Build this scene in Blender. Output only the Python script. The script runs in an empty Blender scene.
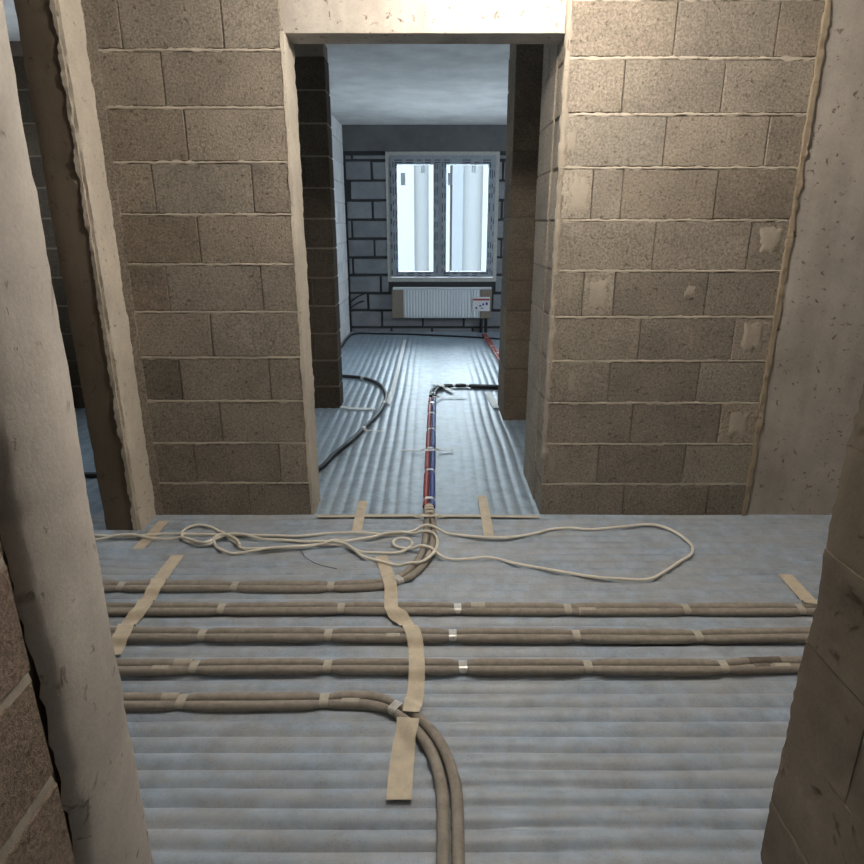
import bpy, bmesh, math, random
from mathutils import Vector, noise

random.seed(7)
SC = bpy.context.scene
COL = SC.collection

# ------------------------------------------------------------------ camera
H, PITCH, FPX = 1.34, math.radians(18.0), 640.0
cam_d = bpy.data.cameras.new('camera')
cam_d.sensor_width = 36.0
cam_d.lens = FPX / 864.0 * 36.0
cam_d.clip_start = 0.02
cam = bpy.data.objects.new('camera', cam_d)
cam.location = (0, 0, H)
cam.rotation_euler = (math.radians(90) - PITCH, 0, 0)
COL.objects.link(cam)
SC.camera = cam

# ------------------------------------------------------------------ sky, exposure
world = bpy.data.worlds.new('overcast_sky')
SC.world = world
world.use_nodes = True
bgn = world.node_tree.nodes['Background']
bgn.inputs['Color'].default_value = (0.79, 0.90, 1.0, 1)
bgn.inputs['Strength'].default_value = 21.0
SC.view_settings.view_transform = 'Standard'
SC.view_settings.look = 'None'
SC.view_settings.gamma = 1.0
SC.view_settings.use_curve_mapping = False
SC.view_settings.exposure = 0.04
LAMP_POS = (0.30, 2.08, 2.26)
LAMP_STRENGTH = 600.0


def portal(name, loc, rot, sx, sy):
    d = bpy.data.lights.new(name, 'AREA')
    d.shape = 'RECTANGLE'
    d.size, d.size_y = sx, sy
    d.cycles.is_portal = True
    o = bpy.data.objects.new(name, d)
    o.location = loc
    o.rotation_euler = rot
    COL.objects.link(o)


# ------------------------------------------------------------------ pixel -> place
CT, ST = math.cos(PITCH), math.sin(PITCH)


def ray(px, py):
    dx = (px - 432.0) / FPX
    dv = (432.0 - py) / FPX
    return Vector((dx, CT + ST * dv, -ST + CT * dv))


def F(px, py, z=0.0):
    """point on the horizontal plane at height z seen at that pixel"""
    d = ray(px, py)
    t = (z - H) / d.z
    return Vector((d.x * t, d.y * t, z))


def WY(px, py, Y):
    """point on the wall plane y = Y seen at that pixel"""
    d = ray(px, py)
    t = Y / d.y
    return Vector((d.x * t, Y, H + d.z * t))


# ------------------------------------------------------------------ object helpers
def link_mesh(name, me, mat=None, parent=None, loc=None, color=None):
    o = bpy.data.objects.new(name, me)
    COL.objects.link(o)
    if mat is not None:
        if not me.materials:
            me.materials.append(mat)
    if loc is not None:
        o.location = loc
    if parent is not None:
        o.parent = parent
        if parent.location.length > 0:
            o.matrix_parent_inverse.identity()
            o.location = Vector(o.location) - parent.location
    if color is not None:
        o.color = (*color, 1) if len(color) == 3 else color
    return o


def from_bm(name, bm, mat, parent=None, loc=None, smooth=False, color=None):
    me = bpy.data.meshes.new(name)
    bmesh.ops.recalc_face_normals(bm, faces=bm.faces)
    bm.to_mesh(me)
    bm.free()
    if smooth:
        for p in me.polygons:
            p.use_smooth = True
    return link_mesh(name, me, mat, parent, loc, color)


def from_py(name, V, Fc, mat, parent=None, loc=None, smooth=True, color=None):
    me = bpy.data.meshes.new(name)
    me.from_pydata([tuple(v) for v in V], [], Fc)
    me.update()
    bm = bmesh.new()
    bm.from_mesh(me)
    bmesh.ops.recalc_face_normals(bm, faces=bm.faces)
    if smooth:
        for e in bm.edges:
            if e.calc_face_angle(0.0) > 0.9:
                e.smooth = False
    bm.to_mesh(me)
    bm.free()
    if smooth:
        for p in me.polygons:
            p.use_smooth = True
    return link_mesh(name, me, mat, parent, loc, color)


def tag(o, label=None, cat=None, group=None, kind=None):
    if label:
        o['label'] = label
    if cat:
        o['category'] = cat
    if group:
        o['group'] = group
    if kind:
        o['kind'] = kind
    return o


def empty(name, loc=(0, 0, 0)):
    o = bpy.data.objects.new(name, None)
    o.empty_display_size = 0.05
    o.location = loc
    COL.objects.link(o)
    return o


def box_bm(sx, sy, sz, bev=0.0, jit=0.0, segs=1):
    bm = bmesh.new()
    bmesh.ops.create_cube(bm, size=1.0)
    for v in bm.verts:
        v.co = Vector((v.co.x * sx, v.co.y * sy, v.co.z * sz))
    if bev > 0:
        bmesh.ops.bevel(bm, geom=list(bm.edges), offset=bev, segments=segs, affect='EDGES')
    if jit > 0:
        for v in bm.verts:
            v.co += Vector((random.uniform(-jit, jit), random.uniform(-jit, jit), random.uniform(-jit, jit)))
    return bm


def box(name, x0, x1, y0, y1, z0, z1, mat, parent=None, bev=0.0, jit=0.0, color=None, segs=1):
    bm = box_bm(x1 - x0, y1 - y0, z1 - z0, bev, jit, segs)
    return from_bm(name, bm, mat, parent, ((x0 + x1) / 2, (y0 + y1) / 2, (z0 + z1) / 2), color=color)


def fbm(p, f, octs=3):
    s, a = 0.0, 1.0
    for _ in range(octs):
        s += a * noise.noise(p * f)
        f *= 2.1
        a *= 0.5
    return s


def rough_box(name, x0, x1, y0, y1, z0, z1, mat, parent=None, step=0.03, amp=0.006, freq=6.0, fine=0.0, color=None, edge=0.0):
    """a box with a gridded, slightly uneven surface (cast or trowelled by hand); edge = how much its corners are rounded and broken"""
    c = Vector(((x0 + x1) / 2, (y0 + y1) / 2, (z0 + z1) / 2))
    hs = Vector(((x1 - x0) / 2, (y1 - y0) / 2, (z1 - z0) / 2))
    V, idx, Fc = [], {}, []

    def vert(p):
        k = (round(p.x, 5), round(p.y, 5), round(p.z, 5))
        if k not in idx:
            idx[k] = len(V)
            q = p.copy()
            near = sorted((hs[a] - abs(p[a] - c[a])) for a in range(3))
            d = Vector((0, 0, 0))
            for a in range(3):
                if hs[a] - abs(p[a] - c[a]) < 1e-5 and a != 2:
                    d[a] = 1 if p[a] > c[a] else -1
            n = amp * fbm(p, freq) + fine * noise.noise(p * 60)
            if edge > 0:
                e = [hs[a] - abs(p[a] - c[a]) for a in (0, 1)]
                m = max(e)
                if m < edge:
                    n -= (edge - m) * (0.35 + 0.35 * abs(noise.noise(p * 14)))
            q += d * n
            V.append(q - c)
        return idx[k]

    def lin(a, b, n):
        return [a + (b - a) * i / n for i in range(n + 1)]
    nx, ny, nz = [max(1, int(round(2 * hs[a] / step))) for a in range(3)]
    X, Y, Z = lin(x0, x1, nx), lin(y0, y1, ny), lin(z0, z1, nz)
    for y in (y0, y1):
        for i in range(nx):
            for k in range(nz):
                Fc.append([vert(Vector(q)) for q in ((X[i], y, Z[k]), (X[i + 1], y, Z[k]), (X[i + 1], y, Z[k + 1]), (X[i], y, Z[k + 1]))])
    for x in (x0, x1):
        for j in range(ny):
            for k in range(nz):
                Fc.append([vert(Vector(q)) for q in ((x, Y[j], Z[k]), (x, Y[j + 1], Z[k]), (x, Y[j + 1], Z[k + 1]), (x, Y[j], Z[k + 1]))])
    for z in (z0, z1):
        for i in range(nx):
            for j in range(ny):
                Fc.append([vert(Vector(q)) for q in ((X[i], Y[j], z), (X[i + 1], Y[j], z), (X[i + 1], Y[j + 1], z), (X[i], Y[j + 1], z))])
    return from_py(name, V, Fc, mat, parent, c, smooth=True, color=color)


def catmull(pts, step):
    """smooth, evenly sampled curve through pts"""
    P = [Vector(p) for p in pts]
    P = [P[0] * 2 - P[1]] + P + [P[-1] * 2 - P[-2]]
    out = []
    for i in range(1, len(P) - 2):
        p0, p1, p2, p3 = P[i - 1:i + 3]
        n = max(2, int((p2 - p1).length / (step * 0.25)))
        for k in range(n):
            t = k / n
            out.append(0.5 * ((2 * p1) + (p2 - p0) * t + (2 * p0 - 5 * p1 + 4 * p2 - p3) * t * t + (3 * p1 - p0 - 3 * p2 + p3) * t ** 3))
    out.append(P[-2])
    res, acc = [out[0]], 0.0
    for a, b in zip(out, out[1:]):
        acc += (b - a).length
        if acc >= step:
            res.append(b)
            acc = 0.0
    if (res[-1] - out[-1]).length > 1e-4:
        res.append(out[-1])
    return res


def tube(name, path, rad, mat, parent=None, segs=10, squash=1.0, color=None):
    """tube along path; rad a number or a function of the point index"""
    V, Fc = [], []
    n = len(path)
    base = path[0]
    for i, p in enumerate(path):
        t = (path[min(i + 1, n - 1)] - path[max(i - 1, 0)]).normalized()
        up = Vector((0, 0, 1))
        if abs(t.dot(up)) > 0.95:
            up = Vector((0, 1, 0))
        s = t.cross(up).normalized()
        u = s.cross(t).normalized()
        r = rad(i) if callable(rad) else rad
        for k in range(segs):
            a = 2 * math.pi * k / segs
            V.append(p - base + s * (r * math.cos(a)) + u * (r * squash * math.sin(a)))
    for i in range(n - 1):
        for k in range(segs):
            k2 = (k + 1) % segs
            Fc.append((i * segs + k, i * segs + k2, (i + 1) * segs + k2, (i + 1) * segs + k))
    Fc.append(tuple(range(segs - 1, -1, -1)))
    Fc.append(tuple((n - 1) * segs + k for k in range(segs)))
    return from_py(name, V, Fc, mat, parent, base, smooth=True, color=color)


# ------------------------------------------------------------------ materials
class Mat:
    def __init__(self, name):
        self.m = bpy.data.materials.new(name)
        self.m.use_nodes = True
        self.nt = self.m.node_tree
        self.bsdf = self.nt.nodes['Principled BSDF']
        self.pos = None

    def n(self, t, **kw):
        x = self.nt.nodes.new(t)
        for k, v in kw.items():
            setattr(x, k, v)
        return x

    def l(self, a, b):
        self.nt.links.new(a, b)

    def coords(self, scale=(1, 1, 1)):
        g = self.n('ShaderNodeNewGeometry')
        mp = self.n('ShaderNodeMapping')
        mp.inputs['Scale'].default_value = scale
        self.l(g.outputs['Position'], mp.inputs['Vector'])
        return mp.outputs['Vector']

    def noise(self, scale, detail=4.0, rough=0.6, vec=None, dist=0.0):
        x = self.n('ShaderNodeTexNoise')
        x.inputs['Scale'].default_value = scale
        x.inputs['Detail'].default_value = detail
        x.inputs['Roughness'].default_value = rough
        x.inputs['Distortion'].default_value = dist
        self.l(vec if vec is not None else self.coords(), x.inputs['Vector'])
        return x.outputs['Fac']

    def ramp(self, fac, stops):
        r = self.n('ShaderNodeValToRGB')
        while len(r.color_ramp.elements) < len(stops):
            r.color_ramp.elements.new(0.5)
        for e, (p, c) in zip(r.color_ramp.elements, stops):
            e.position = p
            e.color = (*c, 1) if len(c) == 3 else c
        self.l(fac, r.inputs['Fac'])
        return r.outputs['Color']

    def mix(self, fac, a, b, mode='MIX'):
        x = self.n('ShaderNodeMix', data_type='RGBA', blend_type=mode)
        for sock, v in ((x.inputs[0], fac), (x.inputs[6], a), (x.inputs[7], b)):
            if isinstance(v, (int, float)):
                sock.default_value = v
            elif isinstance(v, tuple):
                sock.default_value = (*v, 1) if len(v) == 3 else v
            else:
                self.l(v, sock)
        return x.outputs[2]

    def color(self, c):
        if isinstance(c, tuple):
            self.bsdf.inputs['Base Color'].default_value = (*c, 1)
        else:
            self.l(c, self.bsdf.inputs['Base Color'])

    def set(self, rough=0.9, spec=0.3, metal=0.0):
        self.bsdf.inputs['Roughness'].default_value = rough
        self.bsdf.inputs['Specular IOR Level'].default_value = spec
        self.bsdf.inputs['Metallic'].default_value = metal

    def bump(self, h, strength=0.5, dist=0.003):
        b = self.n('ShaderNodeBump')
        b.inputs['Strength'].default_value = strength
        b.inputs['Distance'].default_value = dist
        self.l(h, b.inputs['Height'])
        self.l(b.outputs['Normal'], self.bsdf.inputs['Normal'])


def block_material(name, base, grain=(0.55, 1.38), pits=True):
    """open-grained concrete block; obj.color tints the single block"""
    M = Mat(name)
    info = M.n('ShaderNodeObjectInfo')
    c = M.mix(1.0, base, info.outputs['Color'], 'MULTIPLY')
    big = M.ramp(M.noise(7, 3), [(0.3, (0.86, 0.86, 0.86)), (0.7, (1.12, 1.11, 1.09))])
    c = M.mix(1.0, c, big, 'MULTIPLY')
    fine = M.noise(105, 4, 0.8)
    g = M.ramp(fine, [(0.34, (grain[0],) * 3), (0.68, (grain[1],) * 3)])
    c = M.mix(1.0, c, g, 'MULTIPLY')
    if pits:
        p = M.ramp(M.noise(58, 2, 0.5), [(0.29, (0.48, 0.44, 0.40)), (0.37, (1, 1, 1))])
        c = M.mix(0.8, c, p, 'MULTIPLY')
    M.color(c)
    M.set(0.95, 0.15)
    M.bump(fine, 0.9, 0.005)
    return M.m


def concrete_material(name, base, pit=0.6, stain=(0.8, 1.15), streak=None, bump=0.4, rough=0.85, pitscale=26):
    M = Mat(name)
    info = M.n('ShaderNodeObjectInfo')
    c = M.mix(1.0, base, info.outputs['Color'], 'MULTIPLY')
    big = M.noise(3.2, 5, 0.62)
    c = M.mix(1.0, c, M.ramp(big, [(0.3, (stain[0],) * 3), (0.7, (stain[1],) * 3)]), 'MULTIPLY')
    if streak:
        s = M.noise(5, 4, 0.6, M.coords((1.6, 1.6, 0.25)))
        c = M.mix(0.7, c, M.ramp(s, [(0.38, streak), (0.62, (1, 1, 1))]), 'MULTIPLY')
    pn = M.noise(pitscale, 3, 0.62, dist=0.6)
    c = M.mix(pit, c, M.ramp(pn, [(0.31, (0.25, 0.20, 0.16)), (0.38, (1, 1, 1))]), 'MULTIPLY')
    fine = M.noise(120, 4, 0.7)
    c = M.mix(0.5, c, M.ramp(fine, [(0.3, (0.8, 0.8, 0.8)), (0.7, (1.12, 1.12, 1.12))]), 'MULTIPLY')
    M.color(c)
    M.set(rough, 0.25)
    h = M.mix(0.35, M.ramp(pn, [(0.27, (0, 0, 0)), (0.36, (1, 1, 1))]), fine)
    M.bump(h, bump, 0.004)
    return M.m


def plain_material(name, base, rough=0.7, spec=0.3, metal=0.0, var=0.12, scale=30, bump=0.0):
    M = Mat(name)
    nz = M.noise(scale, 4, 0.65)
    c = M.mix(1.0, base, M.ramp(nz, [(0.3, (1 - var,) * 3), (0.7, (1 + var,) * 3)]), 'MULTIPLY')
    M.color(c)
    M.set(rough, spec, metal)
    if bump:
        M.bump(nz, bump, 0.002)
    return M.m


def sheet_material(name, base, dust, amount, rough, along_x):
    """blue-grey ribbed underlay film with building dust lying on it"""
    M = Mat(name)
    v = M.coords((0.5, 1.6, 1) if along_x else (1.6, 0.5, 1))
    n1 = M.noise(5.5, 6, 0.68, v)
    n2 = M.noise(38, 4, 0.7)
    f = M.mix(0.35, n1, n2)
    f = M.ramp(f, [(0.5 - amount * 0.35, (0, 0, 0)), (0.72 - amount * 0.2, (1, 1, 1))])
    blotch = M.ramp(M.noise(13, 5, 0.7), [(0.35, tuple(x * 0.70 for x in base)), (0.65, tuple(min(1, x * 1.25) for x in base))])
    fm = M.mix(amount, (0, 0, 0), f)
    c = M.mix(fm, blotch, dust)
    sp = M.ramp(M.noise(210, 2, 0.5), [(0.3, (0.72, 0.70, 0.68)), (0.42, (1, 1, 1))])
    c = M.mix(0.6, c, sp, 'MULTIPLY')
    M.color(c)
    M.set(rough, 0.45)
    M.bump(n2, 0.18, 0.003)
    return M.m


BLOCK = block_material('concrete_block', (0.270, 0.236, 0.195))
BLOCK_SHADED = block_material('shaded_block', (0.068, 0.055, 0.041))  # block tone darkened; shade on the left passage wall is put into it
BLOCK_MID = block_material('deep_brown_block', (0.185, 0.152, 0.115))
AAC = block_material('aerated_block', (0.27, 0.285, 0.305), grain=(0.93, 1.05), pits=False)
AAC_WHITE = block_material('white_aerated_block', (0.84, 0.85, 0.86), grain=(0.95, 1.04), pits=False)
MORTAR = concrete_material('pale_mortar', (0.46, 0.405, 0.33), pit=0.45, bump=0.8)
MORTAR_TAN = concrete_material('tan_mortar', (0.34, 0.275, 0.195), pit=0.4, bump=0.8)
MORTAR_CORE = concrete_material('shadowed_mortar', (0.16, 0.13, 0.10), pit=0.3, bump=0.6)
MORTAR_GREY = concrete_material('dark_grey_mortar', (0.055, 0.058, 0.06), pit=0.2, bump=0.6)
MORTAR_LIGHT = concrete_material('white_thin_mortar', (0.60, 0.62, 0.63), pit=0.1, bump=0.4)
CONCRETE = concrete_material('cast_concrete', (0.47, 0.43, 0.38), pit=0.8, streak=(0.78, 0.76, 0.74), pitscale=34)
CONCRETE_BROWN = concrete_material('brown_cast_concrete', (0.165, 0.132, 0.098), pit=0.4, streak=(0.75, 0.72, 0.68), rough=0.7)
CONCRETE_GREY = concrete_material('grey_concrete', (0.27, 0.275, 0.275), pit=0.2)
CEILING = concrete_material('ceiling_concrete', (0.80, 0.80, 0.79), pit=0.1, bump=0.15)
PLASTER = concrete_material('pale_plaster', (0.60, 0.55, 0.49), pit=0.6, stain=(0.70, 1.12), bump=0.5, pitscale=16)
PLASTER_STRIP = concrete_material('rough_plaster', (0.56, 0.50, 0.415), pit=0.45, bump=0.7, pitscale=40)
CEMENT = concrete_material('brown_cement', (0.19, 0.155, 0.115), pit=0.7, stain=(0.7, 1.25), bump=0.6, pitscale=11)
SHEET_HALL = sheet_material('dusty_blue_underlay', (0.300, 0.405, 0.530), (0.42, 0.395, 0.355), 0.62, 0.48, True)
SHEET_ROOM = sheet_material('blue_underlay', (0.255, 0.345, 0.43), (0.35, 0.385, 0.41), 0.5, 0.40, False)
SLEEVE = plain_material('grey_pipe_insulation', (0.315, 0.283, 0.242), 0.85, 0.2, var=0.18, scale=45, bump=0.25)
SLEEVE_DARK = plain_material('worn_pipe_insulation', (0.16, 0.14, 0.12), 0.85, 0.2, var=0.3, scale=30, bump=0.3)
BAND = plain_material('dusty_tape_band', (0.46, 0.42, 0.35), 0.5, 0.4, var=0.15, scale=60)
SILVER = plain_material('silver_tape_band', (0.62, 0.60, 0.56), 0.28, 0.6, 0.35, var=0.2, scale=80, bump=0.4)
TAPE = plain_material('cream_masking_tape', (0.60, 0.525, 0.40), 0.7, 0.3, var=0.14, scale=25)
WHITE_TAPE = plain_material('white_tape', (0.74, 0.74, 0.71), 0.5, 0.4, var=0.06, scale=40)
CABLE = plain_material('cream_cable_sheath', (0.84, 0.79, 0.68), 0.45, 0.4, var=0.08, scale=25)
RED = plain_material('red_corrugated_sleeve', (0.34, 0.055, 0.045), 0.5, 0.4, var=0.25, scale=60)
BLUE = plain_material('blue_corrugated_sleeve', (0.06, 0.09, 0.30), 0.5, 0.4, var=0.25, scale=60)
BLACK = plain_material('black_rubber', (0.016, 0.017, 0.02), 0.45, 0.4, var=0.2, scale=40)
RAD_WHITE = plain_material('white_enamel', (0.70, 0.75, 0.78), 0.35, 0.5, var=0.02)
CARDBOARD = plain_material('grey_brown_cardboard', (0.26, 0.22, 0.18), 0.9, 0.1, var=0.1)
PAPER = plain_material('white_printed_paper', (0.78, 0.78, 0.80), 0.7, 0.2, var=0.03)
INK_BLUE = plain_material('blue_ink', (0.06, 0.08, 0.25), 0.7, 0.2, var=0.05)
INK_RED = plain_material('red_ink', (0.35, 0.07, 0.07), 0.7, 0.2, var=0.05)
FRAME_FILM = plain_material('grey_protective_film', (0.33, 0.365, 0.40), 0.5, 0.4, var=0.1, scale=20)
FILM_PRINT = plain_material('dark_film_print', (0.055, 0.065, 0.085), 0.5, 0.4, var=0.1)
FOAM = plain_material('pale_mounting_foam', (0.50, 0.49, 0.45), 0.9, 0.2, var=0.2, scale=60, bump=0.5)
STICKER = plain_material('grey_sticker', (0.30, 0.31, 0.32), 0.6, 0.3, var=0.1)
FACADE = plain_material('pale_grey_render', (0.058, 0.060, 0.062), 0.9, 0.2, var=0.03, scale=2)
FACADE_LIGHT = plain_material('white_render', (0.068, 0.070, 0.0715), 0.9, 0.2, var=0.03, scale=2)
FACADE_BLUE = plain_material('blue_grey_render', (0.047, 0.051, 0.056), 0.9, 0.2, var=0.03, scale=2)
GROUND = plain_material('yard_concrete', (0.72, 0.73, 0.73), 0.9, 0.2, var=0.1, scale=1)


def glass_material():
    m = bpy.data.materials.new('window_glass')
    m.use_nodes = True
    nt = m.node_tree
    nt.nodes.remove(nt.nodes['Principled BSDF'])
    out = nt.nodes['Material Output']
    tr = nt.nodes.new('ShaderNodeBsdfTransparent')
    tr.inputs['Color'].default_value = (0.94, 0.97, 0.97, 1)
    gl = nt.nodes.new('ShaderNodeBsdfGlossy')
    gl.inputs['Roughness'].default_value = 0.02
    fr = nt.nodes.new('ShaderNodeFresnel')
    fr.inputs['IOR'].default_value = 1.45
    mx = nt.nodes.new('ShaderNodeMixShader')
    nt.links.new(fr.outputs['Fac'], mx.inputs['Fac'])
    nt.links.new(tr.outputs[0], mx.inputs[1])
    nt.links.new(gl.outputs[0], mx.inputs[2])
    nt.links.new(mx.outputs[0], out.inputs['Surface'])
    return m


GLASS = glass_material()


def translucent_material(name, col, clear):
    m = bpy.data.materials.new(name)
    m.use_nodes = True
    nt = m.node_tree
    b = nt.nodes['Principled BSDF']
    b.inputs['Base Color'].default_value = (*col, 1)
    tr = nt.nodes.new('ShaderNodeBsdfTransparent')
    tr.inputs['Color'].default_value = (0.9, 0.92, 0.95, 1)
    mx = nt.nodes.new('ShaderNodeMixShader')
    mx.inputs['Fac'].default_value = clear
    nt.links.new(b.outputs[0], mx.inputs[1])
    nt.links.new(tr.outputs[0], mx.inputs[2])
    nt.links.new(mx.outputs[0], nt.nodes['Material Output'].inputs['Surface'])
    return m


STICKER = translucent_material('grey_sticker_film', (0.45, 0.46, 0.48), 0.35)
STRIP = translucent_material('pale_packing_film', (0.7, 0.7, 0.66), 0.65)


def emission_material(name, col, strength):
    m = bpy.data.materials.new(name)
    m.use_nodes = True
    b = m.node_tree.nodes['Principled BSDF']
    b.inputs['Base Color'].default_value = (0.8, 0.8, 0.8, 1)
    b.inputs['Emission Color'].default_value = (*col, 1)
    b.inputs['Emission Strength'].default_value = strength
    return m


BULB = emission_material('lit_bulb', (1.0, 0.925, 0.83), LAMP_STRENGTH)

# ------------------------------------------------------------------ plan of the place (metres)
YW, YB = 2.80, 2.99            # front and back of the block wall with the opening
XL0, XL1 = -1.31, -0.572       # left piece of that wall
XR0, XR1 = 0.514, 1.500        # right piece
YF = 8.35                      # window wall
XFL = -1.07                    # left wall of the window room
CEIL = 2.46
Z0 = 0.177                     # top of the bottom course


ZR = [WY(650, p, YW).z for p in (484, 444, 403, 361, 317, 271, 220.5, 168, 114.5)]
SIDE = 'L'


def zrow(k):
    """lower joint of course k (course 0 stands on the floor)"""
    if k == 0:
        return 0.0
    if SIDE == 'R':
        return ZR[k - 1] if k <= 9 else ZR[8] + 0.197 * (k - 9)
    return Z0 + 0.2 * (k - 1)


# ------------------------------------------------------------------ floor
def ridge(u, pitch):
    t = (u / pitch) % 1.0
    return abs(math.sin(math.pi * t)) ** 0.9      # rounded rolls with a sharp valley between them


def ribbed_sheet(name, x0, x1, y0, y1, along_x, pitch, amp, mat, parent, flat=None, lift=0.0, rough_edge=0.0):
    V, Fc = [], []
    if along_x:
        nv = int((y1 - y0) / pitch * 9)
        nu = int((x1 - x0) / 0.10)
    else:
        nu = int((x1 - x0) / pitch * 9)
        nv = int((y1 - y0) / 0.09)
    for j in range(nv + 1):
        for i in range(nu + 1):
            x = x0 + (x1 - x0) * i / nu
            y = y0 + (y1 - y0) * j / nv
            p = Vector((x, y, 0))
            wob = 0.007 * noise.noise(p * 1.7)
            u = (y if along_x else x) + wob
            a = amp * (0.95 + 0.2 * noise.noise(p * 2.3 + Vector((9, 3, 1))))
            if flat is not None:
                a *= flat(x, y)
            r = ridge(u, pitch)
            z = 0.001 + a * r + 0.0025 * max(0, fbm(p, 2.6)) + lift
            if rough_edge and i == nu:
                x += rough_edge * noise.noise(Vector((0, y * 3.1, 5)))
            V.append((x, y, z))
    w = nu + 1
    for j in range(nv):
        for i in range(nu):
            Fc.append((j * w + i, j * w + i + 1, (j + 1) * w + i + 1, (j + 1) * w + i))
    return from_py(name, V, Fc, mat, parent, smooth=True)


floor = box('floor', -3.4, 3.4, -2.6, YF + 0.3, -0.15, -0.004, CONCRETE_GREY)
tag(floor, 'concrete floor slab laid with ribbed blue underlay sheets', 'floor', kind='structure')
for (a, b) in ((-0.72, 0.62), (0.62, 1.70), (1.70, YW + 0.01)):
    ribbed_sheet('underlay_sheet', -3.1, 3.1, a, b, True, 0.0565, 0.013, SHEET_HALL, floor)


def flat_mid(x, y):
    # the middle sheet lies almost smooth where it has been walked on
    d = abs(x - 0.10)
    return min(1.0, 0.18 + max(0.0, (d - 0.12)) * 3.2)


for (a, b, fl, re) in ((-3.1, -2.33, None, 0), (-2.33, -1.33, None, 0), (-1.33, -0.33, None, 0), (-0.33, 0.67, flat_mid, 0.0), (0.67, 1.67, None, 0)):
    ribbed_sheet('underlay_sheet', a, b, YW + 0.012, YF, False, 0.0625, 0.0055, SHEET_ROOM, floor, fl, lift=0.001, rough_edge=re)

# ------------------------------------------------------------------ block walls
def tint(v, warm=0.0):
    return (v * (1 + warm), v, v * (1 - warm))


def block_course(parent, k, xs, y0, y1, mat, tints=None, top=None, gap=0.0018, proud=0.0, face_jit=0.003):
    """blocks of one course between the joint positions xs; dry head joints, mortar bed below"""
    z0 = zrow(k) + (0.006 if k else 0.0)
    z1 = (top if top else zrow(k + 1)) - 0.006
    for i in range(len(xs) - 1):
        dy = random.uniform(0, face_jit)
        t = tints[i] if tints and i < len(tints) and tints[i] else tint(random.uniform(0.86, 1.12), random.uniform(-0.01, 0.03))
        box('block', xs[i] + gap, xs[i + 1] - gap, y0 - proud - face_jit + dy, y1, z0, z1, mat, parent, bev=0.003, jit=0.0010, color=t)


def bed_joint(parent, x0, x1, yf, z, mat, th=0.0062, out=0.002, depth=0.02):
    """a squeezed-out mortar line in front of the core; ragged lower and upper edge"""
    n = max(4, int((x1 - x0) / 0.008))
    V, Fc = [], []
    for i in range(n + 1):
        x = x0 + (x1 - x0) * i / n
        p = Vector((x, yf, z))
        w1 = th * (0.45 + 1.7 * abs(noise.noise(p * 27)))
        w2 = th * (0.45 + 1.7 * abs(noise.noise(p * 37 + Vector((4, 0, 2)))))
        o = out * (0.5 + 2.6 * noise.noise(p * 23 + Vector((0, 7, 0))))
        dz = 0.0015 * noise.noise(p * 9)
        V += [(x, yf + depth, z - w1 + dz), (x, yf - o * 0.3, z - w1 + dz), (x, yf - o - 0.0015, z + dz), (x, yf - o * 0.3, z + w2 + dz), (x, yf + depth, z + w2 + dz)]
    for i in range(n):
        for k in range(4):
            a = i * 5 + k
            Fc.append((a, a + 1, a + 6, a + 5))
    return from_py('mortar_joint', V, Fc, mat, parent, smooth=False)


def joint_x(px, k, Y=YW):
    """x of a head joint seen at pixel column px in the middle of course k of the wall"""
    z = (zrow(k) + zrow(k + 1)) / 2
    # walk down the pixel column of the wall plane until the height fits
    lo, hi = 0.0, 864.0
    for _ in range(40):
        m = (lo + hi) / 2
        if WY(px, m, Y).z > z:
            lo = m
        else:
            hi = m
    return WY(px, lo, Y).x


NC = 12
# left of the opening
wall_l = box('wall_front_left', XL0, XL1 - 0.012, YW + 0.012, YB - 0.004, 0, CEIL, MORTAR_CORE)
tag(wall_l, 'brown concrete block wall left of the opening, pale mortar beds', 'wall', kind='structure')
LEFT = {8: ([186], [tint(.90, .04), tint(1.08, .02)]), 7: ([154, 252.6], None), 6: ([199], [tint(.80, .05), tint(1.03, .02)]), 5: ([168, 262], [tint(.80, .05), tint(1.0), tint(.95)]),
        4: ([211.6], None), 3: ([180.6, 270], [tint(.66, -.01), tint(1.0), tint(1.0)]), 2: ([221], [tint(.92), tint(1.08)]), 1: ([195, 280], [tint(.82), tint(.9), tint(1.18)]), 0: ([249], [tint(.86), tint(.88)])}
for k in range(NC):
    if k in LEFT:
        px, tn = LEFT[k]
        xs = [XL0 + 0.01] + [joint_x(p, k) for p in px] + [XL1 - 0.006]
    else:
        xs = [XL0 + 0.01] + ([-1.05] if k % 2 else [-1.19, -0.80]) + [XL1 - 0.006]
        tn = None
    block_course(wall_l, k, xs, YW, YB, BLOCK, tn, top=min(zrow(k + 1), CEIL))
    if k:
        bed_joint(wall_l, XL0 + 0.01, XL1 - 0.006, YW - 0.001, zrow(k), MORTAR)
rough_box('plaster_reveal', XL1 - 0.010, XL1 + 0.004, YW - 0.004, YB + 0.004, 0.0, 2.04, PLASTER_STRIP, wall_l, step=0.02, amp=0.005, freq=9, fine=0.003)
rough_box('plaster_edge', XL0 - 0.02, XL0 + 0.022, YW - 0.006, YW + 0.02, 0.0, CEIL, BLOCK, wall_l, step=0.016, amp=0.006, freq=12, fine=0.004, color=tint(1.05))

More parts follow.
